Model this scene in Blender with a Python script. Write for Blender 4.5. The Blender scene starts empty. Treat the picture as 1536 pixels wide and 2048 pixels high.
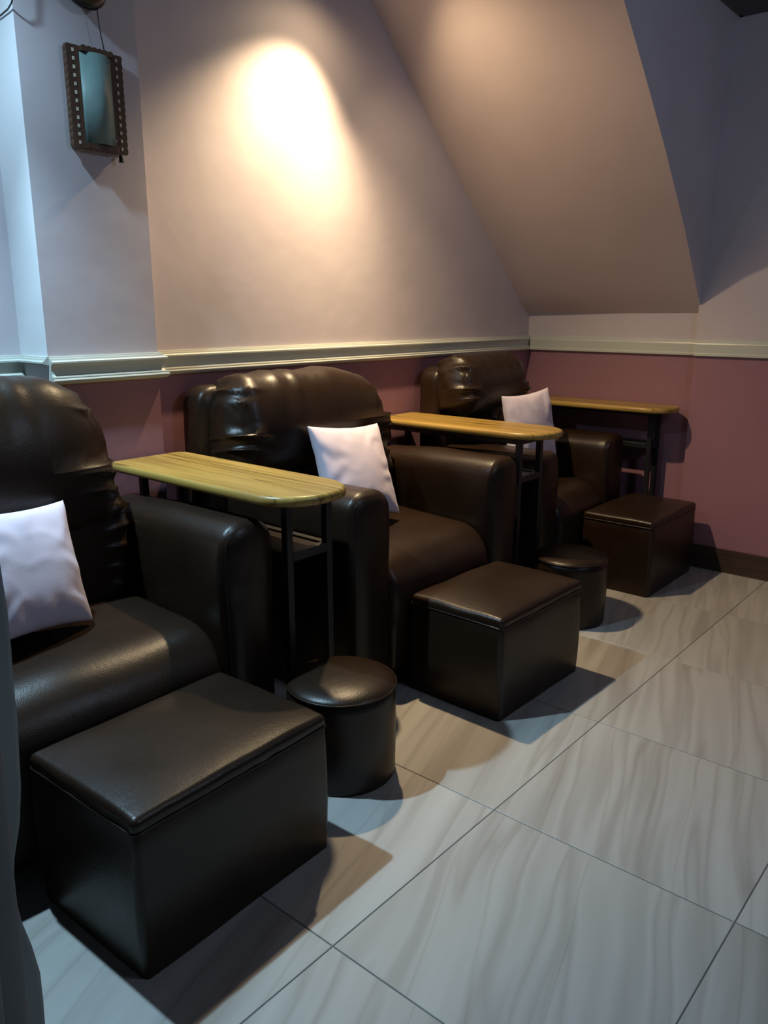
import bpy, bmesh, math, random
from mathutils import Vector, Matrix, noise

random.seed(7)
scene = bpy.context.scene
COL = scene.collection

# ------------------------------------------------------------------ camera
cam_data = bpy.data.cameras.new('camera')
cam_data.sensor_fit = 'HORIZONTAL'
cam_data.sensor_width = 36.0
cam_data.lens = 1590.7 / 1536 * 36.0
cam_data.clip_start = 0.02
cam = bpy.data.objects.new('camera', cam_data)
COL.objects.link(cam)
cr = Vector((0.64957404, -0.76029749, 0.0011332))
cu = Vector((0.18513985, 0.15962286, 0.96966168))
cf = Vector((0.73741223, 0.62965726, -0.24444823))
mw = Matrix((cr, cu, -cf)).transposed().to_4x4()
mw.translation = Vector((-0.9608554, -0.95593239, 1.25051634))
cam.matrix_world = mw
scene.camera = cam

# ------------------------------------------------------------------ world, exposure
scene.view_settings.view_transform = 'Standard'
scene.view_settings.look = 'None'
scene.view_settings.exposure = 0.0
scene.view_settings.gamma = 1.0
scene.view_settings.use_curve_mapping = False
world = bpy.data.worlds.new('world')
scene.world = world
world.use_nodes = True
world.node_tree.nodes['Background'].inputs['Color'].default_value = (0.62, 0.72, 1.0, 1)
world.node_tree.nodes['Background'].inputs['Strength'].default_value = 0.035

# ------------------------------------------------------------------ lights
WARM = (1.0, 0.74, 0.43)
COOL = (0.50, 0.79, 1.0)


def spot(name, loc, target, power, color, angle, blend, radius):
    d = bpy.data.lights.new(name, 'SPOT')
    d.energy = power
    d.color = color
    d.spot_size = math.radians(angle)
    d.spot_blend = blend
    d.shadow_soft_size = radius
    o = bpy.data.objects.new(name, d)
    COL.objects.link(o)
    o.location = loc
    o.rotation_euler = (Vector(target) - Vector(loc)).to_track_quat('-Z', 'Y').to_euler()
    return o


def point(name, loc, power, color, radius):
    d = bpy.data.lights.new(name, 'POINT')
    d.energy = power
    d.color = color
    d.shadow_soft_size = radius
    o = bpy.data.objects.new(name, d)
    COL.objects.link(o)
    o.location = loc
    return o


YW_ = 1.393
LW = (1.36, 1.13, 2.38)
LC = (-0.20, 1.09, 2.30)
spot('warm_ceiling_spot', LW, (0.99, YW_, 0.80), 126, WARM, 93, 1.0, 0.025)
spot('warm_ceiling_beam', LW, (1.25, YW_, 1.96), 12, WARM, 40, 1.0, 0.025)
spot('warm_ceiling_glow', LW, (1.25, YW_, 1.35), 5, WARM, 160, 1.0, 0.025)
spot('warm_ceiling_flood', LW, (1.85, 0.60, 0.0), 92, WARM, 92, 0.8, 0.025)
spot('warm_ceiling_spill', LW, (LW[0] + 0.70, LW[1] - 0.35, LW[2] - 0.80), 34, WARM, 106, 1.0, 0.025)
spot('cool_ceiling_spot', LC, (-0.02, 0.60, 0.0), 150, COOL, 86, 0.9, 0.025)
spot('cool_ceiling_spill', LC, (-0.15, 0.80, 0.0), 38, COOL, 172, 1.0, 0.025)
# the lamp of the room behind the photographer
point('room_ceiling_bulb', (0.9, -1.7, 2.25), 24, (0.60, 0.74, 1.0), 0.15)

# ------------------------------------------------------------------ materials


def new_mat(name):
    m = bpy.data.materials.new(name)
    m.use_nodes = True
    nt = m.node_tree
    return m, nt, nt.nodes['Principled BSDF']


def link(nt, a, b):
    nt.links.new(a, b)


def noise_node(nt, vec, scale, detail=3, rough=0.5, dist=0.0):
    n = nt.nodes.new('ShaderNodeTexNoise')
    n.inputs['Scale'].default_value = scale
    n.inputs['Detail'].default_value = detail
    n.inputs['Roughness'].default_value = rough
    n.inputs['Distortion'].default_value = dist
    if vec is not None:
        link(nt, vec, n.inputs['Vector'])
    return n


def ramp(nt, fac, stops):
    r = nt.nodes.new('ShaderNodeValToRGB')
    while len(r.color_ramp.elements) < len(stops):
        r.color_ramp.elements.new(0.5)
    for e, (p, c) in zip(r.color_ramp.elements, stops):
        e.position = p
        e.color = (*c, 1)
    link(nt, fac, r.inputs['Fac'])
    return r


def bump(nt, bsdf, height, strength, dist):
    b = nt.nodes.new('ShaderNodeBump')
    b.inputs['Strength'].default_value = strength
    b.inputs['Distance'].default_value = dist
    link(nt, height, b.inputs['Height'])
    link(nt, b.outputs['Normal'], bsdf.inputs['Normal'])
    return b


def coords(nt, kind='Object'):
    t = nt.nodes.new('ShaderNodeTexCoord')
    return t.outputs[kind]


def mapping(nt, vec, scale=(1, 1, 1), rot=(0, 0, 0), loc=(0, 0, 0)):
    m = nt.nodes.new('ShaderNodeMapping')
    m.inputs['Scale'].default_value = scale
    m.inputs['Rotation'].default_value = rot
    m.inputs['Location'].default_value = loc
    link(nt, vec, m.inputs['Vector'])
    return m.outputs['Vector']


def paint(name, c, rough=0.55, bumpy=0.13):
    m, nt, b = new_mat(name)
    v = coords(nt)
    n = noise_node(nt, v, 2.2, 3)
    k = [tuple(x * s for x in c) for s in (0.95, 1.04)]
    r = ramp(nt, n.outputs['Fac'], [(0.35, k[0]), (0.65, k[1])])
    link(nt, r.outputs['Color'], b.inputs['Base Color'])
    b.inputs['Roughness'].default_value = rough
    n2 = noise_node(nt, v, 9, 2)
    bump(nt, b, n2.outputs['Fac'], bumpy, 0.012)
    return m


def plain(name, c, rough=0.5, metal=0.0, spec=0.5):
    m, nt, b = new_mat(name)
    v = coords(nt)
    n = noise_node(nt, v, 14, 3)
    r = ramp(nt, n.outputs['Fac'], [(0.3, tuple(x * 0.9 for x in c)), (0.7, tuple(x * 1.08 for x in c))])
    link(nt, r.outputs['Color'], b.inputs['Base Color'])
    b.inputs['Roughness'].default_value = rough
    b.inputs['Metallic'].default_value = metal
    b.inputs['Specular IOR Level'].default_value = spec
    return m


def leather_mat():
    m, nt, b = new_mat('leather')
    v = coords(nt)
    n = noise_node(nt, v, 5, 3)
    r = ramp(nt, n.outputs['Fac'], [(0.3, (0.0175, 0.0092, 0.0052)), (0.7, (0.0250, 0.0132, 0.0074))])
    link(nt, r.outputs['Color'], b.inputs['Base Color'])
    b.inputs['Specular IOR Level'].default_value = 0.36
    rr = nt.nodes.new('ShaderNodeMapRange')
    rr.inputs['To Min'].default_value = 0.30
    rr.inputs['To Max'].default_value = 0.40
    link(nt, n.outputs['Fac'], rr.inputs['Value'])
    link(nt, rr.outputs['Result'], b.inputs['Roughness'])
    vo = nt.nodes.new('ShaderNodeTexVoronoi')
    vo.inputs['Scale'].default_value = 330
    link(nt, v, vo.inputs['Vector'])
    n2 = noise_node(nt, v, 26, 3)
    ad2 = nt.nodes.new('ShaderNodeMath')
    ad2.operation = 'MULTIPLY_ADD'
    ad2.inputs[1].default_value = 4.0
    link(nt, n2.outputs['Fac'], ad2.inputs[0])
    link(nt, vo.outputs['Distance'], ad2.inputs[2])
    bump(nt, b, ad2.outputs[0], 0.13, 0.0016)
    return m


def tile_mat():
    m, nt, b = new_mat('veined_tile')
    v = coords(nt)
    oi = nt.nodes.new('ShaderNodeObjectInfo')
    add = nt.nodes.new('ShaderNodeVectorMath')
    add.operation = 'MULTIPLY_ADD'
    add.inputs[1].default_value = (0.35, 9.0, 5.0)
    cb = nt.nodes.new('ShaderNodeCombineXYZ')
    for i in range(3):
        link(nt, oi.outputs['Random'], cb.inputs[i])
    link(nt, cb.outputs[0], add.inputs[0])
    link(nt, v, add.inputs[2])
    base = add.outputs[0]
    # gentle bends of the veins
    wob = noise_node(nt, mapping(nt, base, (2.0, 1.4, 1)), 1.0, 1)
    wv = nt.nodes.new('ShaderNodeVectorMath')
    wv.operation = 'MULTIPLY_ADD'
    wv.inputs[1].default_value = (0.0, 0.10, 0.0)
    link(nt, wob.outputs['Color'], wv.inputs[0])
    link(nt, base, wv.inputs[2])
    st = mapping(nt, mapping(nt, wv.outputs[0], (1, 1, 1), (0, 0, math.radians(-16))), (0.5, 8.5, 1))
    n = noise_node(nt, st, 1.0, 2.5, 0.55)
    r = ramp(nt, n.outputs['Fac'], [(0.32, (0.325, 0.305, 0.28)), (0.43, (0.40, 0.385, 0.36)),
                                    (0.50, (0.44, 0.425, 0.40)), (0.55, (0.355, 0.337, 0.312)),
                                    (0.61, (0.43, 0.415, 0.39)), (0.70, (0.47, 0.46, 0.435))])
    # thin darker vein lines
    n3 = noise_node(nt, mapping(nt, mapping(nt, wv.outputs[0], (1, 1, 1), (0, 0, math.radians(-18))), (0.45, 6.5, 1), (0, 0, 0), (3, 1, 0)), 1.0, 1.5)
    r3 = ramp(nt, n3.outputs['Fac'], [(0.485, (1, 1, 1)), (0.5, (0.86, 0.84, 0.81)), (0.515, (1, 1, 1))])
    mx = nt.nodes.new('ShaderNodeMixRGB')
    mx.blend_type = 'MULTIPLY'
    mx.inputs['Fac'].default_value = 0.8
    link(nt, r.outputs['Color'], mx.inputs['Color1'])
    link(nt, r3.outputs['Color'], mx.inputs['Color2'])
    link(nt, mx.outputs['Color'], b.inputs['Base Color'])
    b.inputs['Roughness'].default_value = 0.42
    b.inputs['Specular IOR Level'].default_value = 0.4
    n2 = noise_node(nt, v, 60, 3)
    bump(nt, b, n2.outputs['Fac'], 0.08, 0.002)
    return m


def wood_mat(name, cols, scale=(26, 1.6, 8), rough=0.32, line=0.42):
    m, nt, b = new_mat(name)
    v = coords(nt)
    oi = nt.nodes.new('ShaderNodeObjectInfo')
    add = nt.nodes.new('ShaderNodeVectorMath')
    add.operation = 'ADD'
    link(nt, v, add.inputs[0])
    link(nt, oi.outputs['Random'], add.inputs[1])
    n = noise_node(nt, mapping(nt, add.outputs[0], scale), 1.0, 4, 0.6)
    r = ramp(nt, n.outputs['Fac'], [(0.3, cols[0]), (0.5, cols[1]), (0.7, cols[2])])
    n3 = noise_node(nt, mapping(nt, add.outputs[0], (scale[0] * 0.8, scale[1] * 0.35, scale[2]), (0, 0, 0), (5, 2, 0)), 1.0, 1.0)
    r3 = ramp(nt, n3.outputs['Fac'], [(0.47, (1, 1, 1)), (0.495, (line, line * 0.9, line * 0.75)), (0.51, (1, 1, 1))])
    mx = nt.nodes.new('ShaderNodeMixRGB')
    mx.blend_type = 'MULTIPLY'
    mx.inputs['Fac'].default_value = 1.0
    link(nt, r.outputs['Color'], mx.inputs['Color1'])
    link(nt, r3.outputs['Color'], mx.inputs['Color2'])
    link(nt, mx.outputs['Color'], b.inputs['Base Color'])
    b.inputs['Roughness'].default_value = rough
    bump(nt, b, n.outputs['Fac'], 0.06, 0.002)
    return m


def fabric_mat(name, c):
    m, nt, b = new_mat(name)
    v = coords(nt)
    n = noise_node(nt, v, 6, 3)
    r = ramp(nt, n.outputs['Fac'], [(0.3, tuple(x * 0.95 for x in c)), (0.7, c)])
    link(nt, r.outputs['Color'], b.inputs['Base Color'])
    b.inputs['Roughness'].default_value = 0.75
    b.inputs['Sheen Weight'].default_value = 0.15
    n2 = noise_node(nt, v, 320, 2)
    bump(nt, b, n2.outputs['Fac'], 0.15, 0.001)
    return m


def curtain_mat():
    m, nt, b = new_mat('curtain_cloth')
    v = coords(nt)
    n = noise_node(nt, v, 8, 3)
    r = ramp(nt, n.outputs['Fac'], [(0.3, (0.33, 0.345, 0.33)), (0.7, (0.39, 0.405, 0.39))])
    link(nt, r.outputs['Color'], b.inputs['Base Color'])
    b.inputs['Roughness'].default_value = 0.85
    tr = nt.nodes.new('ShaderNodeBsdfTranslucent')
    link(nt, r.outputs['Color'], tr.inputs['Color'])
    mx = nt.nodes.new('ShaderNodeMixShader')
    mx.inputs['Fac'].default_value = 0.45
    link(nt, b.outputs[0], mx.inputs[1])
    link(nt, tr.outputs[0], mx.inputs[2])
    link(nt, mx.outputs[0], nt.nodes['Material Output'].inputs['Surface'])
    n2 = noise_node(nt, v, 240, 2)
    bump(nt, b, n2.outputs['Fac'], 0.2, 0.001)
    return m


def frosted_mat():
    m, nt, b = new_mat('frosted_glass')
    v = coords(nt)
    n = noise_node(nt, v, 18, 3)
    r = ramp(nt, n.outputs['Fac'], [(0.3, (0.16, 0.25, 0.25)), (0.7, (0.22, 0.32, 0.31))])
    link(nt, r.outputs['Color'], b.inputs['Base Color'])
    b.inputs['Roughness'].default_value = 0.5
    b.inputs['Transmission Weight'].default_value = 0.12
    return m


M = {
    'upper': paint('lavender_paint', (0.61, 0.545, 0.58)),
    'lower': paint('dusty_rose_paint', (0.31, 0.152, 0.19)),
    'strip': paint('pale_lit_column_paint', (0.76, 0.76, 0.78), 0.5, 0.1),  # whitish column side, paled further to stand in for cool lamp light
    'stair': paint('stair_paint', (0.66, 0.555, 0.55)),
    'ceil': paint('dark_ceiling_paint', (0.06, 0.065, 0.07)),
    'trim': paint('cream_gloss_paint', (0.56, 0.58, 0.52), 0.32, 0.05),
    'leather': leather_mat(),
    'tile': tile_mat(),
    'grout': plain('grout', (0.16, 0.15, 0.14), 0.9),
    'oak': wood_mat('oak_laminate', [(0.25, 0.148, 0.033), (0.38, 0.24, 0.057), (0.46, 0.30, 0.08)]),
    'dark_wood': wood_mat('baseboard_wood', [(0.035, 0.020, 0.014), (0.050, 0.030, 0.020), (0.065, 0.038, 0.026)], (20, 2, 60), 0.5, 0.8),
    'shelf_wood': wood_mat('shelf_wood', [(0.014, 0.011, 0.009), (0.02, 0.015, 0.011), (0.03, 0.021, 0.015)], (26, 3, 8), 0.35, 0.8),
    'sconce_wood': wood_mat('sconce_wood', [(0.055, 0.024, 0.012), (0.08, 0.036, 0.017), (0.11, 0.052, 0.024)], (30, 30, 3), 0.45, 0.7),
    'metal': plain('black_powder_coat', (0.010, 0.011, 0.013), 0.45),
    'plastic': plain('black_plastic', (0.012, 0.012, 0.012), 0.4),
    'inlay': plain('pale_inlay', (0.66, 0.58, 0.46), 0.6),
    'pillow': fabric_mat('lilac_cotton', (0.78, 0.69, 0.815)),
    'curtain': curtain_mat(),
    'frost': frosted_mat(),
    'steel': plain('steel_stud', (0.6, 0.6, 0.6), 0.25, 1.0),
}

# ------------------------------------------------------------------ helpers


def obj_from(name, verts, faces, mat, parent=None, smooth=True, loc=(0, 0, 0), fix=True):
    me = bpy.data.meshes.new(name)
    me.from_pydata([tuple(v) for v in verts], [], faces)
    if fix:
        bm = bmesh.new()
        bm.from_mesh(me)
        bmesh.ops.remove_doubles(bm, verts=bm.verts, dist=1e-6)
        bmesh.ops.recalc_face_normals(bm, faces=bm.faces)
        bm.to_mesh(me)
        bm.free()
    for pl in me.polygons:
        pl.use_smooth = smooth
    mats = mat if isinstance(mat, (list, tuple)) else [mat]
    for k in mats:
        me.materials.append(M[k])
    o = bpy.data.objects.new(name, me)
    COL.objects.link(o)
    o.location = loc
    if parent is not None:
        o.parent = parent
    return o


def thing(name, label, cat, loc, rotz=0.0, group=None):
    o = bpy.data.objects.new(name, None)
    o.empty_display_size = 0.1
    COL.objects.link(o)
    o.location = loc
    o.rotation_euler = (0, 0, rotz)
    tag(o, label, cat, group)
    return o


def tag(o, label, cat, group=None):
    o['label'] = label
    o['category'] = cat
    if group:
        o['group'] = group


def struct(o, label=None):
    o['kind'] = 'structure'
    if label:
        o['label'] = label
    return o


def add_box(V, F, x0, x1, y0, y1, z0, z1):
    b = len(V)
    V += [(x0, y0, z0), (x1, y0, z0), (x1, y1, z0), (x0, y1, z0), (x0, y0, z1), (x1, y0, z1), (x1, y1, z1), (x0, y1, z1)]
    F += [tuple(b + i for i in f) for f in ((0, 3, 2, 1), (4, 5, 6, 7), (0, 1, 5, 4), (1, 2, 6, 5), (2, 3, 7, 6), (3, 0, 4, 7))]


def box_obj(name, dims, mat, parent=None, bev=0.0, loc=(0, 0, 0)):
    V, F = [], []
    add_box(V, F, *dims)
    o = obj_from(name, V, F, mat, parent, False, loc)
    if bev > 0:
        bm = bmesh.new()
        bm.from_mesh(o.data)
        bmesh.ops.bevel(bm, geom=list(bm.edges), offset=bev, segments=2, profile=0.5, affect='EDGES')
        bm.to_mesh(o.data)
        bm.free()
    return o


def samples(h, ra, rb, n):
    """coordinates from -h to h, dense inside the corner zones ra (low) and rb (high)."""
    k = 7
    lo = [-h + ra * (1 - math.cos(math.pi / 2 * i / k)) for i in range(k)]
    hi = [h - rb * (1 - math.cos(math.pi / 2 * i / k)) for i in range(k)]
    a, b = -h + ra, h - rb
    m = max(1, n)
    mid = [a + (b - a) * i / m for i in range(m + 1)] if b - a > 1e-5 else [a]
    out = lo + mid + hi[::-1]
    res = [out[0]]
    for c in out[1:]:
        if c - res[-1] > 1e-5:
            res.append(c)
    return res


def puffy(name, size, rad, mat, parent=None, fn=None, n=(10, 6, 8), loc=(0, 0, 0), corners=None, flat_bottom=False):
    """Rounded block. rad=(rx,ry,rz); corners = {'TL':(rx,rz),...} gives each upright corner its own radius."""
    hx, hy, hz = (s / 2 for s in size)
    rx, ry, rz = rad
    cs = {'TL': (rx, rz), 'TR': (rx, rz), 'BL': (rx, rz), 'BR': (rx, rz)}
    if corners:
        cs.update(corners)
    cs = {k: (min(a, hx * 0.999), min(b, hz * 0.999)) for k, (a, b) in cs.items()}
    rl = max(cs['TL'][0], cs['BL'][0])
    rr = max(cs['TR'][0], cs['BR'][0])
    rt = max(cs['TL'][1], cs['TR'][1])
    rb = max(cs['BL'][1], cs['BR'][1])
    xs = samples(hx, rl, rr, n[0])
    ys = samples(hy, ry, ry, n[1])
    zs = samples(hz, rb, rt, n[2])

    def mapp(p):
        x, y, z = p
        kx, kz = cs[('T' if z > 0 else 'B') + ('R' if x > 0 else 'L')]
        qx = min(max(x, -hx + (kx if x < 0 else 0)), hx - (kx if x > 0 else 0))
        qy = min(max(y, -hy + ry), hy - ry)
        qz = min(max(z, -hz + (kz if z < 0 else 0)), hz - (kz if z > 0 else 0))
        d = Vector(((x - qx) / kx, (y - qy) / ry, (z - qz) / kz))
        if flat_bottom and z < 0:
            d.z = 0
            qz = z
        if d.length > 1e-9:
            d.normalize()
        v = Vector((qx + kx * d.x, qy + ry * d.y, qz + kz * d.z))
        nn = Vector((d.x / kx, d.y / ry, d.z / kz))
        if nn.length > 1e-9:
            nn.normalize()
        else:
            nn = Vector((0, 0, 1))
        return v, nn

    V, F = [], []

    def face(A, B, build):
        base = len(V)
        for a in A:
            for b in B:
                p = build(a, b)
                v, nn = mapp(p)
                if fn:
                    v = fn(v, nn)
                V.append(v)
        nb = len(B)
        for i in range(len(A) - 1):
            for j in range(nb - 1):
                F.append((base + i * nb + j, base + (i + 1) * nb + j, base + (i + 1) * nb + j + 1, base + i * nb + j + 1))

    face(xs, zs, lambda a, b: (a, -hy, b))
    face(xs, zs, lambda a, b: (a, hy, b))
    face(ys, zs, lambda a, b: (-hx, a, b))
    face(ys, zs, lambda a, b: (hx, a, b))
    face(xs, ys, lambda a, b: (a, b, -hz))
    face(xs, ys, lambda a, b: (a, b, hz))
    return obj_from(name, V, F, mat, parent, True, loc)


def tube(name, pts, r, mat, parent=None, closed=False, seg=6, loc=(0, 0, 0)):
    pts = [Vector(p) for p in pts]
    V, F = [], []
    n = len(pts)
    prev = None
    for i, p in enumerate(pts):
        if closed:
            t = pts[(i + 1) % n] - pts[i - 1]
        else:
            t = pts[min(i + 1, n - 1)] - pts[max(i - 1, 0)]
        t.normalize()
        if prev is None:
            a = Vector((0, 0, 1)) if abs(t.z) < 0.9 else Vector((1, 0, 0))
            u = t.cross(a).normalized()
        else:
            u = (prev - t * prev.dot(t))
            u = u.normalized() if u.length > 1e-6 else t.orthogonal().normalized()
        prev = u
        w = t.cross(u)
        for k in range(seg):
            a = 2 * math.pi * k / seg
            V.append(p + (u * math.cos(a) + w * math.sin(a)) * r)
    for i in range(n if closed else n - 1):
        for k in range(seg):
            a, b = i * seg + k, i * seg + (k + 1) % seg
            c, d = ((i + 1) % n) * seg + (k + 1) % seg, ((i + 1) % n) * seg + k
            F.append((a, b, c, d))
    if not closed:
        F.append(tuple(range(seg))[::-1])
        F.append(tuple((n - 1) * seg + k for k in range(seg)))
    return obj_from(name, V, F, mat, parent, True, loc, fix=not closed)


def nz(x, y, z):
    return noise.noise(Vector((x, y, z)))


def sstep(a, b, x):
    t = min(max((x - a) / (b - a), 0), 1)
    return t * t * (3 - 2 * t)


# ------------------------------------------------------------------ the room
XR = 2.99      # wall on the right
XN = 3.035      # its recessed part below the stairs
YW = 1.393     # wall behind the chairs
YC = 1.31      # front of the column
YL = 1.475     # wall left of the column
CX0, CX1 = 0.19, 0.56
ZC = 2.49
RZ = 1.08      # change of wall colour, behind the rail

# floor: grout bed and single tiles
V, F = [], []
add_box(V, F, -2.4, XN, -2.4, YL, -0.05, -0.002)
floor = struct(obj_from('floor', V, F, 'grout', None, False), 'grey veined tile floor')
T = 0.6
G = 0.0014
tile_meshes = {}


def tile_mesh(w, d):
    key = (round(w, 3), round(d, 3))
    if key in tile_meshes:
        return tile_meshes[key]
    V, F = [], []
    e = 0.0012
    ring0 = [(0, 0), (w, 0), (w, d), (0, d)]
    ring1 = [(e, e), (w - e, e), (w - e, d - e), (e, d - e)]
    V += [(x, y, -0.006) for x, y in ring0] + [(x, y, -0.0009) for x, y in ring0] + [(x, y, 0.0) for x, y in ring1]
    for k in range(4):
        j = (k + 1) % 4
        F.append((k, j, 4 + j, 4 + k))
        F.append((4 + k, 4 + j, 8 + j, 8 + k))
    F.append((8, 9, 10, 11))
    F.append((3, 2, 1, 0))
    me = bpy.data.meshes.new('floor_tile')
    me.from_pydata(V, [], F)
    me.materials.append(M['tile'])
    tile_meshes[key] = me
    return me


for i in range(-4, 6):
    for j in range(-4, 3):
        x0, x1 = i * T + G, (i + 1) * T - G
        y0, y1 = j * T + G, (j + 1) * T - G
        x1 = min(x1, XR - 0.001)
        y1 = min(y1, YW - 0.001)
        if x1 - x0 < 0.05 or y1 - y0 < 0.05:
            continue
        o = bpy.data.objects.new('floor_tile', tile_mesh(x1 - x0, y1 - y0))
        COL.objects.link(o)
        o.location = (x0, y0, 0)
        o.parent = floor


def wall(name, x0, x1, y0, y1, z0, z1, extra=None):
    """box wall with two paint colours split behind the rail; extra = material for -X face"""
    V, F = [], []
    add_box(V, F, x0, x1, y0, y1, z0, RZ)
    add_box(V, F, x0, x1, y0, y1, RZ, z1)
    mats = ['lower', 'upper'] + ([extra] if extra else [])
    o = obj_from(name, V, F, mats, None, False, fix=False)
    for k, pl in enumerate(o.data.polygons):
        pl.material_index = 0 if k < 6 else 1
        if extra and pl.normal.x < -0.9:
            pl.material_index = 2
    return struct(o)


wall('wall_back', CX1 - 0.05, XN + 0.12, YW, YW + 0.12, 0, ZC)
wall('wall_left', -2.4, CX0 + 0.05, YL, YL + 0.1, 0, ZC)
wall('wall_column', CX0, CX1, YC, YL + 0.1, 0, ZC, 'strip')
wall('wall_right', XR, XN + 0.1, -2.4, 0.446, 0, ZC)
wall('wall_niche', XN, XN + 0.1, 0.446, YW + 0.02, 0, ZC)

# stair enclosure: sloping underside and upright side
wl = [(1.25, YW, 2.86), (1.701, YW, 2.447), (2.218, YW, 1.969), (3.0, YW, 1.240), (3.04, YW, 1.240)]
el = [(1.25, 0.372, 2.70), (1.847, 0.386, 2.264), (2.081, 0.396, 2.085), (2.35, 0.408, 1.872), (2.669, 0.423, 1.596), (2.991, 0.441, 1.275)]


def lerp_line(L, x):
    if x <= L[0][0]:
        return L[0][1:]
    for a, b in zip(L, L[1:]):
        if x <= b[0] + 1e-9:
            t = (x - a[0]) / (b[0] - a[0])
            return (a[1] + (b[1] - a[1]) * t, a[2] + (b[2] - a[2]) * t)
    a, b = L[-2], L[-1]
    t = (x - a[0]) / (b[0] - a[0])
    return (a[1] + (b[1] - a[1]) * t, a[2] + (b[2] - a[2]) * t)


V, F = [], []
NX, NY = 24, 10
for i in range(NX + 1):
    x = 1.25 + (XN - 1.25) * i / NX
    wy, wz = lerp_line(wl, x)
    ey, ez = lerp_line(el, min(x, 2.991))
    if x > 2.991:
        ez = 1.245
    for j in range(NY + 1):
        t = j / NY
        V.append((x, wy + (ey - wy) * t, wz + (ez - wz) * t))
for i in range(NX):
    for j in range(NY):
        a = i * (NY + 1) + j
        F.append((a, a + 1, a + NY + 2, a + NY + 1))
und = len(F)
base = len(V)
for i in range(NX + 1):
    x = 1.25 + (XN - 1.25) * i / NX
    e = V[i * (NY + 1) + NY]
    V.append((x, e[1], e[2]))
    V.append((x, 0.37, 2.95))
for i in range(NX):
    a = base + 2 * i
    F.append((a, a + 1, a + 3, a + 2))
st = struct(obj_from('wall_stair', V, F, ['stair', 'upper'], None, False, fix=False))
for k, pl in enumerate(st.data.polygons):
    pl.use_smooth = k < und
    pl.material_index = 0 if k < und else 1

V, F = [], []
add_box(V, F, -2.4, 1.72, -2.4, YL + 0.1, ZC, ZC + 0.08)
add_box(V, F, 1.72, XN + 0.1, -2.4, 0.37, ZC, ZC + 0.08)
struct(obj_from('ceiling', V, F, 'ceil', None, False, fix=False))

# chair rail
PROF = [(0.0, 1.122), (0.007, 1.1215), (0.008, 1.1165), (0.013, 1.116), (0.014, 1.1105), (0.020, 1.110), (0.0235, 1.107),
        (0.0235, 1.1025), (0.0165, 1.1000), (0.0135, 1.092), (0.0115, 1.080), (0.0125, 1.0705), (0.0165, 1.0655),
        (0.0215, 1.0645), (0.0225, 1.0610), (0.0195, 1.0590), (0.0245, 1.0575), (0.0265, 1.0535), (0.0255, 1.0485), (0.018, 1.0425), (0.0, 1.039)]


def rail(name, path, prof=PROF):
    """path: (x, y, nx, ny, mitre) stations along the wall; profile goes out along (nx,ny)."""
    V, F = [], []
    n = len(prof)
    for x, y, nx, ny in path:
        for d, z in prof:
            V.append((x + nx * d, y + ny * d, z))
    for i in range(len(path) - 1):
        for k in range(n - 1):
            a = i * n + k
            F.append((a, a + n, a + n + 1, a + 1))
    F.append(tuple(range(n)))
    F.append(tuple(range((len(path) - 1) * n, len(path) * n))[::-1])
    o = obj_from(name, V, F, 'trim', None, False)
    o['kind'] = 'structure'
    return o


rail('trim_1', [(CX1 + 0.002, YW, 0, -1), (XN, YW, -1, -1)])
rail('trim_2', [(CX0, YC, 0, -1), (CX1, YC, 1, -1), (CX1, YW, 1, 0)])
rail('trim_3', [(-2.4, YL, 0, -1), (CX0, YL, 0, -1)])
TOPPROF = [(0.0, 1.122)] + [(d * 0.8, z) for d, z in PROF[1:9]] + [(0.008, 1.0985), (0.0, 1.0975)]
rail('trim_4', [(CX0, YL - 0.02, -1, 0), (CX0, YC - 0.003, -1, 0)], TOPPROF)
FLAT = [(0.0, 1.122), (0.006, 1.121), (0.008, 1.108), (0.012, 1.106), (0.014, 1.100), (0.014, 1.060), (0.017, 1.055), (0.017, 1.046), (0.0, 1.042)]
rail('trim_5', [(XN, YW - 0.02, -1, 0), (XN, 0.446, -1, 0)], FLAT)
rail('trim_6', [(XR, 0.446, -1, 0), (XR, -2.4, -1, 0)], FLAT)

# baseboards: two stepped boards
def baseboard(name, dims_low, dims_up):
    V, F = [], []
    add_box(V, F, *dims_low)
    add_box(V, F, *dims_up)
    o = obj_from(name, V, F, 'dark_wood', None, False, fix=False)
    return struct(o)


baseboard('baseboard_right', (XR - 0.016, XR, -2.4, 0.446, 0, 0.055), (XR - 0.010, XR, -2.4, 0.446, 0.055, 0.115))
baseboard('baseboard_back', (CX1, XN - 0.016, YW - 0.016, YW, 0, 0.055), (CX1, XN - 0.016, YW - 0.010, YW, 0.055, 0.115))
baseboard('baseboard_niche', (XN - 0.016, XN, 0.446, YW - 0.02, 0, 0.055), (XN - 0.010, XN, 0.446, YW - 0.02, 0.055, 0.115))

# ------------------------------------------------------------------ armchairs


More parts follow.
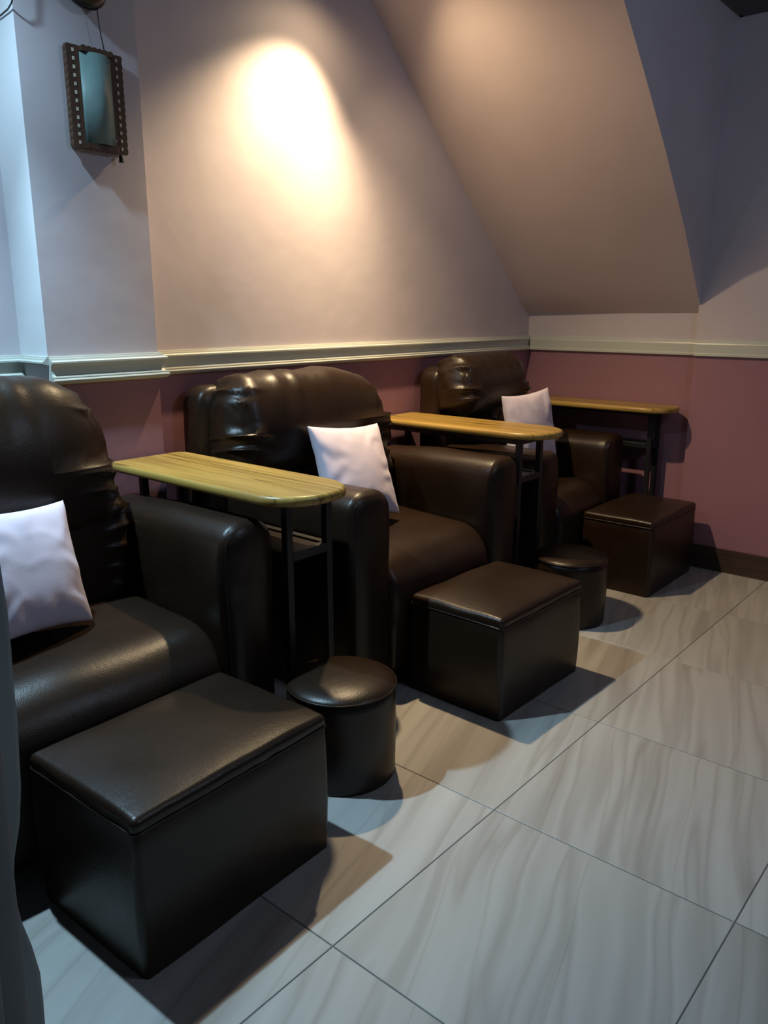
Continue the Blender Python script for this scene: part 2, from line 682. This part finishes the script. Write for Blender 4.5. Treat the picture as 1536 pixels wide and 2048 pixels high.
def gather_fn(cx, hw, hz, seed, amp_side, amp_top, pitch=0.085, sag=0.0):
    """wrinkles that fan out from the side seams and shallow pleats over the top"""
    def fn(v, n):
        u = v.x / hw
        zz = v.z / hz
        s = sstep(0.60, 0.88, abs(u)) * (1 - 0.7 * sstep(0.93, 1.0, abs(u)))
        ph = (v.z + 0.25 * v.y) * 2 * math.pi / 0.055 + 5 * nz(v.x * 5 + seed, v.z * 6, seed) + 3.0 * u
        ridge = (1 - abs(math.sin(ph * 0.5))) ** 1.6
        dsp = amp_side * s * (ridge - 0.45) * (0.4 + 0.9 * (0.5 + 0.5 * nz(v.x * 3, v.z * 9, seed + 3)))
        t = sstep(0.1, 0.75, zz) * (1 - sstep(0.75, 0.95, abs(u)))
        ph2 = v.x * 2 * math.pi / pitch + 5.5 * nz(v.x * 4, seed, v.z * 2) + v.z * 2.5
        dsp += amp_top * t * math.sin(ph2) * (0.4 + 0.8 * (0.5 + 0.5 * nz(v.x * 4, v.y * 4, seed + 9)))
        dsp += 0.006 * nz(v.x * 5 + seed, v.y * 5, v.z * 5)
        o = v + n * dsp
        o.z -= sag * (u * u)
        return o
    return fn


def armchair(label, xl, xr, yf, arm_w, arm_z, seat_z, back, seed, group='brown leather armchairs along the wall'):
    cx = (xl + xr) / 2
    w = xr - xl
    yb = 1.345
    root = thing('armchair', label, 'armchair', (cx, (yf + yb) / 2, 0), 0, group)
    ox, oy = cx, (yf + yb) / 2

    def L(x, y, z):
        return (x - ox, y - oy, z)

    # base under the seat
    ix0, ix1 = xl + arm_w, xr - arm_w
    puffy('base', (ix1 - ix0 + 0.04, yb - yf - 0.10, 0.20), (0.03, 0.03, 0.03), 'leather', root, None, (6, 4, 3),
          L((ix0 + ix1) / 2, (yf + 0.08 + yb) / 2, 0.102), flat_bottom=True)

    # seat cushion, its front rolls down to the floor
    sw = ix1 - ix0 + 0.012
    sd = 0.56
    sh = seat_z - 0.045

    def seat_fn(v, n):
        u = v.x / (sw / 2)
        t = v.y / (sd / 2)
        o = v.copy()
        if v.z > 0:
            o.z += 0.016 * (1 - u * u) * (1 - 0.6 * sstep(-0.2, -1, t)) + 0.012 * t
            o.z += 0.004 * nz(v.x * 6 + seed, v.y * 6, 1.0)
        if v.y < -0.1:
            o.y -= 0.020 * (1 - u * u) * sstep(-0.3, 0.1, v.z + 0.1)
        return o
    puffy('seat_cushion', (sw, sd, sh), (0.05, 0.13, 0.13), 'leather', root, seat_fn, (14, 12, 8),
          L((ix0 + ix1) / 2, yf + 0.005 + sd / 2, 0.035 + sh / 2), corners={'BL': (0.03, 0.05), 'BR': (0.03, 0.05)})

    # arms
    for side in (-1, 1):
        ax = (xl + arm_w / 2) if side < 0 else (xr - arm_w / 2)
        ad_ = 1.245 - yf
        hz = arm_z / 2

        def arm_fn(v, n, side=side):
            o = v.copy()
            inner = -side
            zt = (v.z + hz) / arm_z
            roll = math.exp(-((zt - 0.82) / 0.16) ** 2)
            ux = v.x / (arm_w / 2)
            o.x += ux * 0.009 * roll
            if ux * inner > 0:
                o.x += inner * (0.008 * math.sin(math.pi * zt) + 0.004 * nz(v.y * 5, v.z * 5, seed))
            if v.z > 0:
                o.z += -0.016 * sstep(-0.1, 1.0, v.y / (ad_ / 2)) * sstep(0.6, 1.0, zt) + 0.004 * nz(v.x * 8, v.y * 6, seed + 2)
            # front panel: slight bulge and two creases pulled from the piping
            if n.y < -0.7:
                o.y -= 0.006 * (1 - ux * ux)
                for (za, sl, dep) in ((0.80, -0.55, 0.0042), (0.70, -0.30, 0.0036)):
                    dz = (v.z + hz) - arm_z * za - sl * (v.x * -inner)
                    o.y += dep * math.exp(-(dz / 0.006) ** 2) * sstep(0.95, 0.4, abs(ux))
            return o
        arm = puffy('arm', (arm_w, ad_, arm_z), (0.070, 0.034, 0.065), 'leather', root, arm_fn, (8, 14, 26),
                    L(ax, yf + ad_ / 2, hz), flat_bottom=True)
        # piping round the front panel
        pts = []
        k_ = 0.80                      # where the piping sits on the rounded front edge
        dy_ = 0.034 * (1 - math.sqrt(1 - k_ * k_))
        hw = arm_w / 2
        rx_, rz_ = 0.070 * k_, 0.065 * k_
        ex_, ez_ = hw - 0.070 + rx_, arm_z - 0.065
        zs_ = [0.03 + (ez_ - 0.03) * i / 14 for i in range(15)]
        prof = [(-ex_, z) for z in zs_]
        for k in range(1, 12):
            a = math.pi - math.pi / 2 * k / 12
            prof.append((-(hw - 0.070) + rx_ * math.cos(a), ez_ + rz_ * math.sin(a)))
        prof += [(-(hw - 0.070) + 2 * (hw - 0.070) * i / 4, ez_ + rz_) for i in range(5)]
        for k in range(1, 12):
            a = math.pi / 2 - math.pi / 2 * k / 12
            prof.append((hw - 0.070 + rx_ * math.cos(a), ez_ + rz_ * math.sin(a)))
        prof += [(ex_, z) for z in zs_[::-1]]
        for (x, z) in prof:
            v = arm_fn(Vector((x, -ad_ / 2 + dy_, z - hz)), Vector((0, 0, 0)))
            pts.append(v)
        tube('piping', pts, 0.0030, 'leather', arm, seg=6)

    # backrest: hard frame behind, lumbar cushion, tall head cushion
    b = back
    fw = b['fr'] - b['fl']
    fh = b['fz'] - 0.06
    puffy('back_frame', (fw, 0.13, fh), (0.05, 0.035, 0.05), 'leather', root,
          lambda v, n: v + n * 0.004 * nz(v.x * 6, v.y * 6, v.z * 6 + seed), (12, 4, 14),
          L((b['fl'] + b['fr']) / 2, 1.30, 0.06 + fh / 2), corners={'TL': b['ftl'], 'TR': b['ftr']}, flat_bottom=True)
    lw = ix1 - ix0 - 0.004
    lh = b['lz'] - (seat_z - 0.06)
    puffy('lumbar_cushion', (lw, 0.24, lh), (0.07, 0.09, 0.09), 'leather', root,
          gather_fn(0, lw / 2, lh / 2, seed + 4, 0.016, 0.003), (40, 8, 30),
          L((ix0 + ix1) / 2, b.get('ly', 1.165), seat_z - 0.06 + lh / 2))
    hw_ = b['cr'] - b['cl']
    hh = b['cz1'] - b['cz0']
    puffy('head_cushion', (hw_, b['cd'], hh), (0.1, min(0.12, b['cd'] / 2 - 0.01), 0.14), 'leather', root,
          gather_fn(0, hw_ / 2, hh / 2, seed, b['as'], b['at'], b.get('pitch', 0.085), b.get('sag', 0)), (64, 12, 44),
          L((b['cl'] + b['cr']) / 2, b['cy'], b['cz0'] + hh / 2),
          corners={'TL': b['tl'], 'TR': b['tr'], 'BL': b['bl'], 'BR': b['br']})
    # seam between frame and head cushion on the left flank
    return root


armchair('dark brown leather armchair nearest the camera, cut off by the left edge', -0.575, 0.430, 0.62, 0.165, 0.715, 0.455,
         dict(lz=0.785, ly=1.140, fl=-0.50, fr=0.23, fz=0.98, ftl=(0.2, 0.25), ftr=(0.20, 0.30), cl=-0.50, cr=0.245, cz0=0.60, cz1=1.085, cy=1.16, cd=0.29,
              tl=(0.28, 0.32), tr=(0.22, 0.32), bl=(0.1, 0.13), br=(0.08, 0.13), **{'as': 0.013, 'at': 0.0025, 'pitch': 0.11}), 3)
armchair('middle dark brown leather armchair, its wide backrest under the warm light', 0.75, 1.705, 0.62, 0.175, 0.712, 0.478,
         dict(lz=0.735, ly=1.20, fl=0.665, fr=1.49, fz=1.005, ftl=(0.07, 0.07), ftr=(0.25, 0.25), cl=0.695, cr=1.525, cz0=0.665, cz1=1.046, cy=1.215, cd=0.28,
              tl=(0.12, 0.25), tr=(0.34, 0.25), bl=(0.08, 0.12), br=(0.08, 0.12), **{'as': 0.016, 'at': 0.0040, 'pitch': 0.13}), 11)
armchair('farthest dark brown leather armchair, in the corner below the stairs', 2.00, 2.865, 0.70, 0.19, 0.66, 0.455,
         dict(lz=0.83, ly=1.17, fl=1.99, fr=2.56, fz=1.0, ftl=(0.07, 0.07), ftr=(0.10, 0.10), cl=1.995, cr=2.58, cz0=0.77, cz1=1.06, cy=1.20, cd=0.26,
              tl=(0.09, 0.16), tr=(0.13, 0.16), bl=(0.07, 0.10), br=(0.07, 0.10), **{'as': 0.018, 'at': 0.0015}), 23)

# ------------------------------------------------------------------ ottomans


def ottoman(label, corners, h, seed, puff=0.012):
    """corners: near-left, near-right, far-right, far-left footprint on the floor"""
    c = Vector((sum(p[0] for p in corners) / 4, sum(p[1] for p in corners) / 4, 0))
    a = Vector(corners[1]) - Vector(corners[0]) + Vector(corners[2]) - Vector(corners[3])
    b = Vector(corners[3]) - Vector(corners[0]) + Vector(corners[2]) - Vector(corners[1])
    w, d = a.length / 2, b.length / 2
    rot = (math.atan2(a.y, a.x) + math.atan2(-b.x, b.y)) / 2
    root = thing('ottoman', label, 'ottoman', c, rot, 'square leather footstools')
    ch = 0.034
    bh = h - ch - 0.002

    def body_fn(v, n):
        t = (v.z + bh / 2) / bh
        o = v + n * (0.005 * math.sin(math.pi * min(max(t, 0), 1)) + 0.003 * nz(v.x * 6 + seed, v.y * 6, v.z * 5))
        return o
    puffy('body', (w, d, bh), (0.014, 0.014, 0.014), 'leather', root, body_fn, (10, 8, 8), (0, 0, bh / 2), {'TL': (0.014, 0.004), 'TR': (0.014, 0.004)}, True)

    def top_fn(v, n):
        u, t = v.x / (w / 2), v.y / (d / 2)
        o = v.copy()
        if v.z > 0:
            o.z += puff * (1 - u * u * u * u) * (1 - t ** 4) - 0.004 + 0.003 * nz(v.x * 7 + seed, v.y * 7, 2)
        e = max(abs(u), abs(t))
        if e > 0.9:
            o += Vector((n.x, n.y, 0)) * 0.003 * nz(v.x * 22 + seed, v.y * 22, v.z * 9)
        return o
    puffy('top_cushion', (w + 0.002, d + 0.002, ch), (0.016, 0.016, 0.014), 'leather', root, top_fn, (16, 12, 2), (0, 0, bh + 0.001 + ch / 2), {'BL': (0.016, 0.004), 'BR': (0.016, 0.004)})
    pts = []
    hw, hd, r = w / 2 + 0.001, d / 2 + 0.001, 0.015
    N = 14
    for (sx, sy, a0) in ((1, -1, -math.pi / 2), (1, 1, 0), (-1, 1, math.pi / 2), (-1, -1, math.pi)):
        for k in range(7):
            aa = a0 + math.pi / 2 * k / 6
            pts.append((sx * (hw - r) + r * math.cos(aa), sy * (hd - r) + r * math.sin(aa)))
        nxt = {(1, -1): (hw, hd - r, 0, 1), (1, 1): (-(hw - r), hd, 1, 0), (-1, 1): (-hw, -(hd - r), 0, 1), (-1, -1): (hw - r, -hd, 1, 0)}[(sx, sy)]
        x0, y0 = pts[-1]
        for k in range(1, N):
            pts.append((x0 + (nxt[0] - x0) * k / N, y0 + (nxt[1] - y0) * k / N))
    tube('piping', [(x, y, bh + 0.001 + 0.0016 * nz(x * 9, y * 9, seed)) for x, y in pts], 0.0030, 'leather', root, closed=True)
    return root


ottoman('big dark leather ottoman nearest the camera, at the lower left', [(-0.300, 0.206), (0.226, 0.230), (0.204, 0.594), (-0.308, 0.588)], 0.355, 1.3)
ottoman('leather ottoman before the middle armchair, beside its dark floor shadow', [(0.982, 0.240), (1.508, 0.228), (1.490, 0.590), (1.008, 0.600)], 0.345, 4.1, 0.018)
ottoman('leather ottoman farthest back, beside the baseboard of the right wall', [(2.375, 0.338), (2.905, 0.335), (2.900, 0.676), (2.385, 0.671)], 0.355, 8.7)

# ------------------------------------------------------------------ round stools


def stool(label, c, r, h, seed):
    root = thing('round_stool', label, 'stool', (c[0], c[1], 0), 0, 'low round leather stools')
    SEG = 56

    def lathe(name, prof, wob=0.0):
        V, F = [], []
        for (rr, z) in prof:
            for k in range(SEG):
                a = 2 * math.pi * k / SEG
                q = rr * (1 + wob * nz(math.cos(a) * 2 + seed, math.sin(a) * 2, z * 9))
                V.append((q * math.cos(a), q * math.sin(a), z))
        for i in range(len(prof) - 1):
            for k in range(SEG):
                F.append((i * SEG + k, i * SEG + (k + 1) % SEG, (i + 1) * SEG + (k + 1) % SEG, (i + 1) * SEG + k))
        F.append(tuple(range(SEG))[::-1])
        F.append(tuple((len(prof) - 1) * SEG + k for k in range(SEG)))
        return obj_from(name, V, F, 'leather', root, True)
    hb = h - 0.022
    lathe('body', [(r * 0.975, 0.0), (r * 0.985, 0.008)] + [(r * (0.985 + 0.012 * math.sin(math.pi * t / 10)), 0.01 + (hb - 0.012) * t / 10) for t in range(11)] + [(r * 0.96, hb)], 0.008)
    dome = []
    for t in range(15):
        a = math.pi / 2 * t / 14
        dome.append((r * 1.0 * math.cos(a) ** 0.8 if t < 14 else 0.004, hb + 0.002 + (h - hb + 0.008) * math.sin(a) ** 1.15))
    lathe('top_cushion', [(r * 0.95, hb + 0.0005)] + dome, 0.006)
    tube('piping', [(r * 1.003 * math.cos(2 * math.pi * k / 48), r * 1.003 * math.sin(2 * math.pi * k / 48), hb + 0.003) for k in range(48)], 0.0026, 'leather', root, closed=True)
    return root


stool('low round leather stool nearer the camera, beside the near ottoman', (0.491, 0.437), 0.151, 0.285, 2.0)
stool('low round leather stool farther back, between middle and far ottoman', (1.940, 0.500), 0.150, 0.288, 6.0)

# ------------------------------------------------------------------ side tables


def side_table(label, cx, yb, yt, width, zt, fx0, fx1, fy):
    """cx centre, yb back edge against the wall, yt tip of the rounded end"""
    cy = (yb + yt) / 2
    root = thing('side_table', label, 'table', (cx, cy, 0), 0, 'narrow oak tables between the armchairs')
    ln = yb - yt
    hw = width / 2
    hl = ln / 2
    # outline anticlockwise from back right
    out = [(hw - 0.02, hl), (-hw + 0.02, hl), (-hw, hl - 0.025)]
    rd = 0.15
    for k in range(0, 7):
        out.append((-hw, hl - 0.025 - (ln - 0.025 - rd) * (k + 1) / 8))
    for k in range(0, 25):
        a = math.pi + math.pi * k / 24
        ex = abs(math.cos(a)) ** 0.88 * (1 if math.cos(a) > 0 else -1)
        ey = abs(math.sin(a)) ** 0.92 * (1 if math.sin(a) > 0 else -1)
        out.append((hw * ex, -hl + rd + rd * ey))
    for k in range(0, 7):
        out.append((hw, -hl + rd + (ln - 0.025 - rd) * (k + 1) / 8))
    out.append((hw, hl - 0.025))
    n = len(out)

    def offset(e):
        res = []
        for i in range(n):
            p0, p1, p2 = Vector(out[i - 1]), Vector(out[i]), Vector(out[(i + 1) % n])
            n1 = Vector((p1.y - p0.y, p0.x - p1.x))
            n2 = Vector((p2.y - p1.y, p1.x - p2.x))
            nn = (n1.normalized() + n2.normalized())
            nn.normalize()
            res.append(p1 - nn * e)
        return res
    th = 0.028
    prof = [(0.010, zt - th), (0.003, zt - th + 0.003), (0.0, zt - th + 0.009), (0.0, zt - 0.010), (0.003, zt - 0.0035), (0.010, zt)]
    V, F = [], []
    for e, z in prof:
        V += [(p.x, p.y, z) for p in offset(e)]
    for i in range(len(prof) - 1):
        for k in range(n):
            F.append((i * n + k, i * n + (k + 1) % n, (i + 1) * n + (k + 1) % n, (i + 1) * n + k))
    F.append(tuple(range(n))[::-1])
    F.append(tuple((len(prof) - 1) * n + k for k in range(n)))
    top = obj_from('table_top', V, F, 'oak', root, False)
    for pl in top.data.polygons:
        pl.use_smooth = len(pl.vertices) == 4
    # black tube frame
    s = 0.0115
    la, lb = fx0 - cx, fx1 - cx
    yf = fy - cy
    yr = hl - 0.016
    for x in (la, lb):
        for y in (yf, yr):
            box_obj('leg', (x - s, x + s, y - s, y + s, 0, zt - th - 0.0), 'metal', root, 0.002)
    zb = zt - th
    for x in (la, lb):
        box_obj('apron_rail', (x - s, x + s, yf + s, yr - s, zb - 0.026, zb), 'metal', root, 0.002)
    for y in (yf, yr):
        box_obj('apron_rail', (la + s, lb - s, y - s, y + s, zb - 0.026, zb), 'metal', root, 0.002)
    zs = 0.595
    for x in (la, lb):
        box_obj('shelf_rail', (x - s, x + s, yf + s, yr - s, zs - 0.013, zs + 0.013), 'metal', root, 0.002)
    for y in (yf, yr):
        box_obj('shelf_rail', (la + s, lb - s, y - s, y + s, zs - 0.013, zs + 0.013), 'metal', root, 0.002)
    box_obj('shelf_board', (la + s + 0.001, lb - s - 0.001, yf + s + 0.001, yr - s - 0.001, zs - 0.004, zs + 0.007), 'shelf_wood', root, 0.001)
    return root


side_table('oak side table with rounded end, between near and middle armchair', 0.480, 1.295, 0.460, 0.285, 0.793, 0.455, 0.608, 0.60)
side_table('oak side table with rounded end, between middle and far armchair', 1.845, 1.378, 0.540, 0.27, 0.793, 1.765, 1.925, 0.665)
side_table('oak side table in the far corner, seen edge-on against the rose wall', 2.905, 1.36, 0.470, 0.235, 0.80, 2.925, 3.012, 0.605)

# ------------------------------------------------------------------ cushions


def cushion(label, TL, TR, BR, seed, thick=0.115):
    TL, TR, BR = Vector(TL), Vector(TR), Vector(BR)
    BL = TL + BR - TR
    c = (TL + BR) / 2
    ax = (TR - TL)
    az = (TR - BR)
    s = (ax.length + az.length) / 2
    ux = ax.normalized()
    uz = (az - ux * az.dot(ux)).normalized()
    uy = uz.cross(ux)
    root_m = Matrix((ux, uy, uz)).transposed().to_4x4()
    h = s / 2
    N = 44
    V, F = [], []
    for side in (-1, 1):
        base = len(V)
        for i in range(N + 1):
            for j in range(N + 1):
                u, t = -1 + 2 * i / N, -1 + 2 * j / N
                u = math.copysign(1 - (1 - abs(u)) ** 1.25, u)
                t = math.copysign(1 - (1 - abs(t)) ** 1.25, t)
                x = u * h * (1 - 0.085 * (1 - t * t) ** 1.0 * abs(u) ** 2)
                z = t * h * (1 - 0.085 * (1 - u * u) ** 1.0 * abs(t) ** 2)
                k = max(0.0, (1 - u ** 2) * (1 - t ** 2))
                th = thick / 2 * k ** 0.42
                # creases pulled from the corners and soft folds
                e = 1 - k
                ang = math.atan2(t, u)
                rr = math.hypot(u, t)
                wr = 0.003 * math.sin(9 * ang + 4 * nz(u * 2 + seed, t * 2, seed) + seed) * sstep(0.35, 0.9, rr) * (k ** 0.25)
                wr += 0.008 * nz(u * 1.1 + seed, t * 1.1, side * 3 + seed) * k ** 0.3
                rd = (1 - abs(math.sin(6 * (u * 0.55 + t) + 3 * nz(u * 1.4, t * 1.4, seed + 5)))) ** 3
                wr += 0.002 * rd * k ** 0.4 * (0.5 + 0.5 * nz(u * 2, t * 2, seed + 2))
                V.append((x, side * (th + wr * (1 if th > 1e-5 else 0)), z))
        for i in range(N):
            for j in range(N):
                a = base + i * (N + 1) + j
                F.append((a, a + 1, a + N + 2, a + N + 1))
    o = obj_from('throw_pillow', V, F, 'pillow', None, True)
    root_m.translation = c
    o.matrix_world = root_m
    tag(o, label, 'pillow', 'lilac throw pillows on the armchairs')
    return o


cushion('lilac throw pillow on the nearest armchair, cut by the left edge', (-0.310, 0.93, 0.805), (-0.003, 0.985, 0.778), (0.046, 0.885, 0.465), 1.7)
cushion('lilac throw pillow on the middle armchair, behind the near oak table', (0.975, 1.050, 0.864), (1.322, 1.032, 0.840), (1.292, 0.892, 0.510), 5.2)
cushion('lilac throw pillow on the farthest armchair, behind the middle oak table', (2.142, 1.033, 0.861), (2.482, 0.983, 0.881), (2.597, 0.913, 0.567), 9.1)

# ------------------------------------------------------------------ wall lamp on the column
sc = thing('wall_sconce', 'wooden wall sconce with curved frosted glass on the column', 'wall lamp', (0.400, YC, 1.700))
SW, SH = 0.170, 0.264
sx0, sx1 = -SW / 2, SW / 2
box_obj('back_board', (sx0 + 0.004, sx1 - 0.004, -0.014, -0.0005, 0.004, SH - 0.004), 'sconce_wood', sc, 0.002)


def scalloped(name, along, x0, x1, y0, y1, z0, z1, teeth, amp, edge):
    """thin bar whose outer edge is carved in small waves"""
    V, F = [], []
    n = teeth * 6
    for i in range(n + 1):
        t = i / n
        wv = amp * abs(math.sin(math.pi * teeth * t))
        if along == 'z':
            z = z0 + (z1 - z0) * t
            xa, xb = (x0 - wv, x1) if edge < 0 else (x0, x1 + wv)
            V += [(xa, y0, z), (xb, y0, z), (xb, y1, z), (xa, y1, z)]
        else:
            x = x0 + (x1 - x0) * t
            za, zb = (z0 - wv, z1) if edge < 0 else (z0, z1 + wv)
            V += [(x, y0, za), (x, y0, zb), (x, y1, zb), (x, y1, za)]
    for i in range(n):
        for k in range(4):
            a, b = i * 4 + k, i * 4 + (k + 1) % 4
            F.append((a, b, b + 4, a + 4))
    F.append((0, 1, 2, 3))
    F.append((n * 4 + 3, n * 4 + 2, n * 4 + 1, n * 4))
    return obj_from(name, V, F, 'sconce_wood', sc, False)


for sgn, xa, xb in ((-1, sx0 + 0.001, sx0 + 0.036), (1, sx1 - 0.036, sx1 - 0.001)):
    stp = scalloped('side_strip', 'z', xa, xb, -0.030, -0.014, 0, SH, 14, 0.0025, sgn)
    V, F = [], []
    for k in range(12):
        z = 0.014 + (SH - 0.028) * k / 11
        xm = (xa + xb) / 2
        add_box(V, F, xm - 0.0032, xm + 0.0032, -0.0313, -0.0295, z - 0.0045, z + 0.0045)
    obj_from('inlay', V, F, 'inlay', stp, False, fix=False)
scalloped('top_rail', 'x', sx0 + 0.036, sx1 - 0.036, -0.046, -0.014, SH - 0.014, SH - 0.002, 6, 0.003, 1)
scalloped('bottom_rail', 'x', sx0 + 0.036, sx1 - 0.036, -0.046, -0.014, 0.002, 0.014, 6, 0.003, -1)
V, F = [], []
NG = 14
gx0, gx1 = sx0 + 0.037, sx1 - 0.037
for lay in (0, 1):
    for i in range(NG + 1):
        t = i / NG
        x = gx0 + (gx1 - gx0) * t
        y = -0.030 - 0.026 * math.sin(math.pi * t) + (0.003 if lay else 0)
        V += [(x, y, 0.0145), (x, y, SH - 0.0145)]
m_ = 2 * (NG + 1)
for i in range(NG):
    F.append((2 * i, 2 * i + 2, 2 * i + 3, 2 * i + 1))
    F.append((m_ + 2 * i, m_ + 2 * i + 1, m_ + 2 * i + 3, m_ + 2 * i + 2))
    F.append((2 * i, m_ + 2 * i, m_ + 2 * i + 2, 2 * i + 2))
    F.append((2 * i + 1, 2 * i + 3, m_ + 2 * i + 3, m_ + 2 * i + 1))
F.append((0, 1, m_ + 1, m_))
F.append((2 * NG, m_ + 2 * NG, m_ + 2 * NG + 1, 2 * NG + 1))
gp = obj_from('glass_panel', V, F, 'frost', sc, True)
for (x, z) in ((0.034, 0.028), (0.028, SH - 0.03)):
    V, F = [], []
    for y in (-0.0525, -0.046):
        for k in range(10):
            a = 2 * math.pi * k / 10
            V.append((x + 0.004 * math.cos(a), y, z + 0.004 * math.sin(a)))
    F.append(tuple(range(10)))
    for k in range(10):
        F.append((k, (k + 1) % 10, 10 + (k + 1) % 10, 10 + k))
    obj_from('stud', V, F, 'steel', gp, False)
V, F = [], []
prof = [(0.0045, -0.004), (0.006, -0.008), (0.0068, -0.020), (0.0075, -0.024), (0.004, -0.025)]
for r_, z in prof:
    for k in range(12):
        a = 2 * math.pi * k / 12
        V.append((0.058 + r_ * math.cos(a), -0.034 + r_ * math.sin(a), z))
for i in range(len(prof) - 1):
    for k in range(12):
        F.append((i * 12 + k, i * 12 + (k + 1) % 12, (i + 1) * 12 + (k + 1) % 12, (i + 1) * 12 + k))
F.append(tuple(range(12)))
F.append(tuple(48 + k for k in range(12))[::-1])
obj_from('pull_switch', V, F, 'plastic', sc, True)
cp = [(0.405, YC - 0.052, 2.085), (0.407, YC - 0.050, 2.06), (0.411, YC - 0.046, 2.03), (0.416, YC - 0.044, 2.0), (0.421, YC - 0.044, 1.975), (0.426, YC - 0.040, 1.955)]
tube('power_cord', [(x - 0.400, y - YC, z - 1.700) for x, y, z in cp], 0.0016, 'plastic', sc)

# dark rounded fixture above the sconce
fx = thing('wall_fixture', 'dark round fixture high on the column above the sconce', 'fixture', (0.378, YC, 2.120))
V, F = [], []
SEG = 28
prof = [(0.030, 0.0), (0.036, -0.004), (0.036, -0.016), (0.052, -0.020), (0.060, -0.030), (0.063, -0.045), (0.061, -0.060), (0.053, -0.074), (0.038, -0.085), (0.020, -0.091), (0.002, -0.093)]
for r_, y in prof:
    for k in range(SEG):
        a = 2 * math.pi * k / SEG
        V.append((r_ * math.cos(a), y, r_ * math.sin(a)))
for i in range(len(prof) - 1):
    for k in range(SEG):
        F.append((i * SEG + k, i * SEG + (k + 1) % SEG, (i + 1) * SEG + (k + 1) % SEG, (i + 1) * SEG + k))
F.append(tuple(range(SEG)))
F.append(tuple((len(prof) - 1) * SEG + k for k in range(SEG)))
obj_from('housing', V, F, 'plastic', fx, True)
tube('rim', [(0.0635 * math.cos(2 * math.pi * k / 40), -0.047, 0.0635 * math.sin(2 * math.pi * k / 40)) for k in range(40)], 0.003, 'plastic', fx, closed=True)

wire = tube('power_cable', [(0.165, 1.470, 2.012), (0.176, 1.440, 2.013), (0.183, 1.402, 2.014), (0.184, 1.367, 2.015), (0.183, 1.322, 2.020),
                            (0.180, 1.295, 2.027), (0.178, 1.280, 2.036), (0.178, 1.270, 2.060), (0.178, 1.266, 2.15), (0.178, 1.264, 2.30), (0.178, 1.262, 2.488)],
            0.0022, 'plastic')
tag(wire, 'thin dark cable in the top left corner beside the column', 'cable')

# ------------------------------------------------------------------ curtain at the left edge
CURT = [(-1.10, -0.42), (-0.96, -0.415), (-0.86, -0.425), (-0.775, -0.418), (-0.752, -0.400), (-0.775, -0.372), (-0.84, -0.350), (-0.775, -0.322),
        (-0.715, -0.312), (-0.694, -0.300), (-0.715, -0.282), (-0.80, -0.262), (-0.86, -0.235), (-0.78, -0.212), (-0.68, -0.204), (-0.636, -0.200)]
# smooth the fold path
path = []
for i in range(len(CURT) - 1):
    p0 = Vector(CURT[max(i - 1, 0)])
    p1 = Vector(CURT[i])
    p2 = Vector(CURT[i + 1])
    p3 = Vector(CURT[min(i + 2, len(CURT) - 1)])
    for k in range(6):
        t = k / 6
        path.append(0.5 * ((2 * p1) + (-p0 + p2) * t + (2 * p0 - 5 * p1 + 4 * p2 - p3) * t * t + (-p0 + 3 * p1 - 3 * p2 + p3) * t ** 3))
path.append(Vector(CURT[-1]))
V, F = [], []
NZ = 60
for iz in range(NZ + 1):
    z = 0.012 + (2.30 - 0.012) * iz / NZ
    for ip, q in enumerate(path):
        e = ip / (len(path) - 1)
        wob = 0.004 * nz(z * 5.0, e * 4, 2.0) + 0.002 * nz(z * 14, e * 3, 5.0)
        sway = 0.0
        if e > 0.8:
            sway = -0.018 * math.exp(-((z - 0.66) / 0.07) ** 2) * (e - 0.8) / 0.2
        V.append((q.x + wob * (0.4 + e) + sway - 0.010 - 0.024 * (0.95 - z), q.y + 0.5 * wob, z))
npth = len(path)
for iz in range(NZ):
    for ip in range(npth - 1):
        a = iz * npth + ip
        F.append((a, a + 1, a + npth + 1, a + npth))
cu_o = obj_from('curtain', V, F, 'curtain', None, True)
sol = cu_o.modifiers.new('thickness', 'SOLIDIFY')
sol.thickness = 0.0015
tag(cu_o, 'pale grey curtain hanging in folds along the left edge', 'curtain')
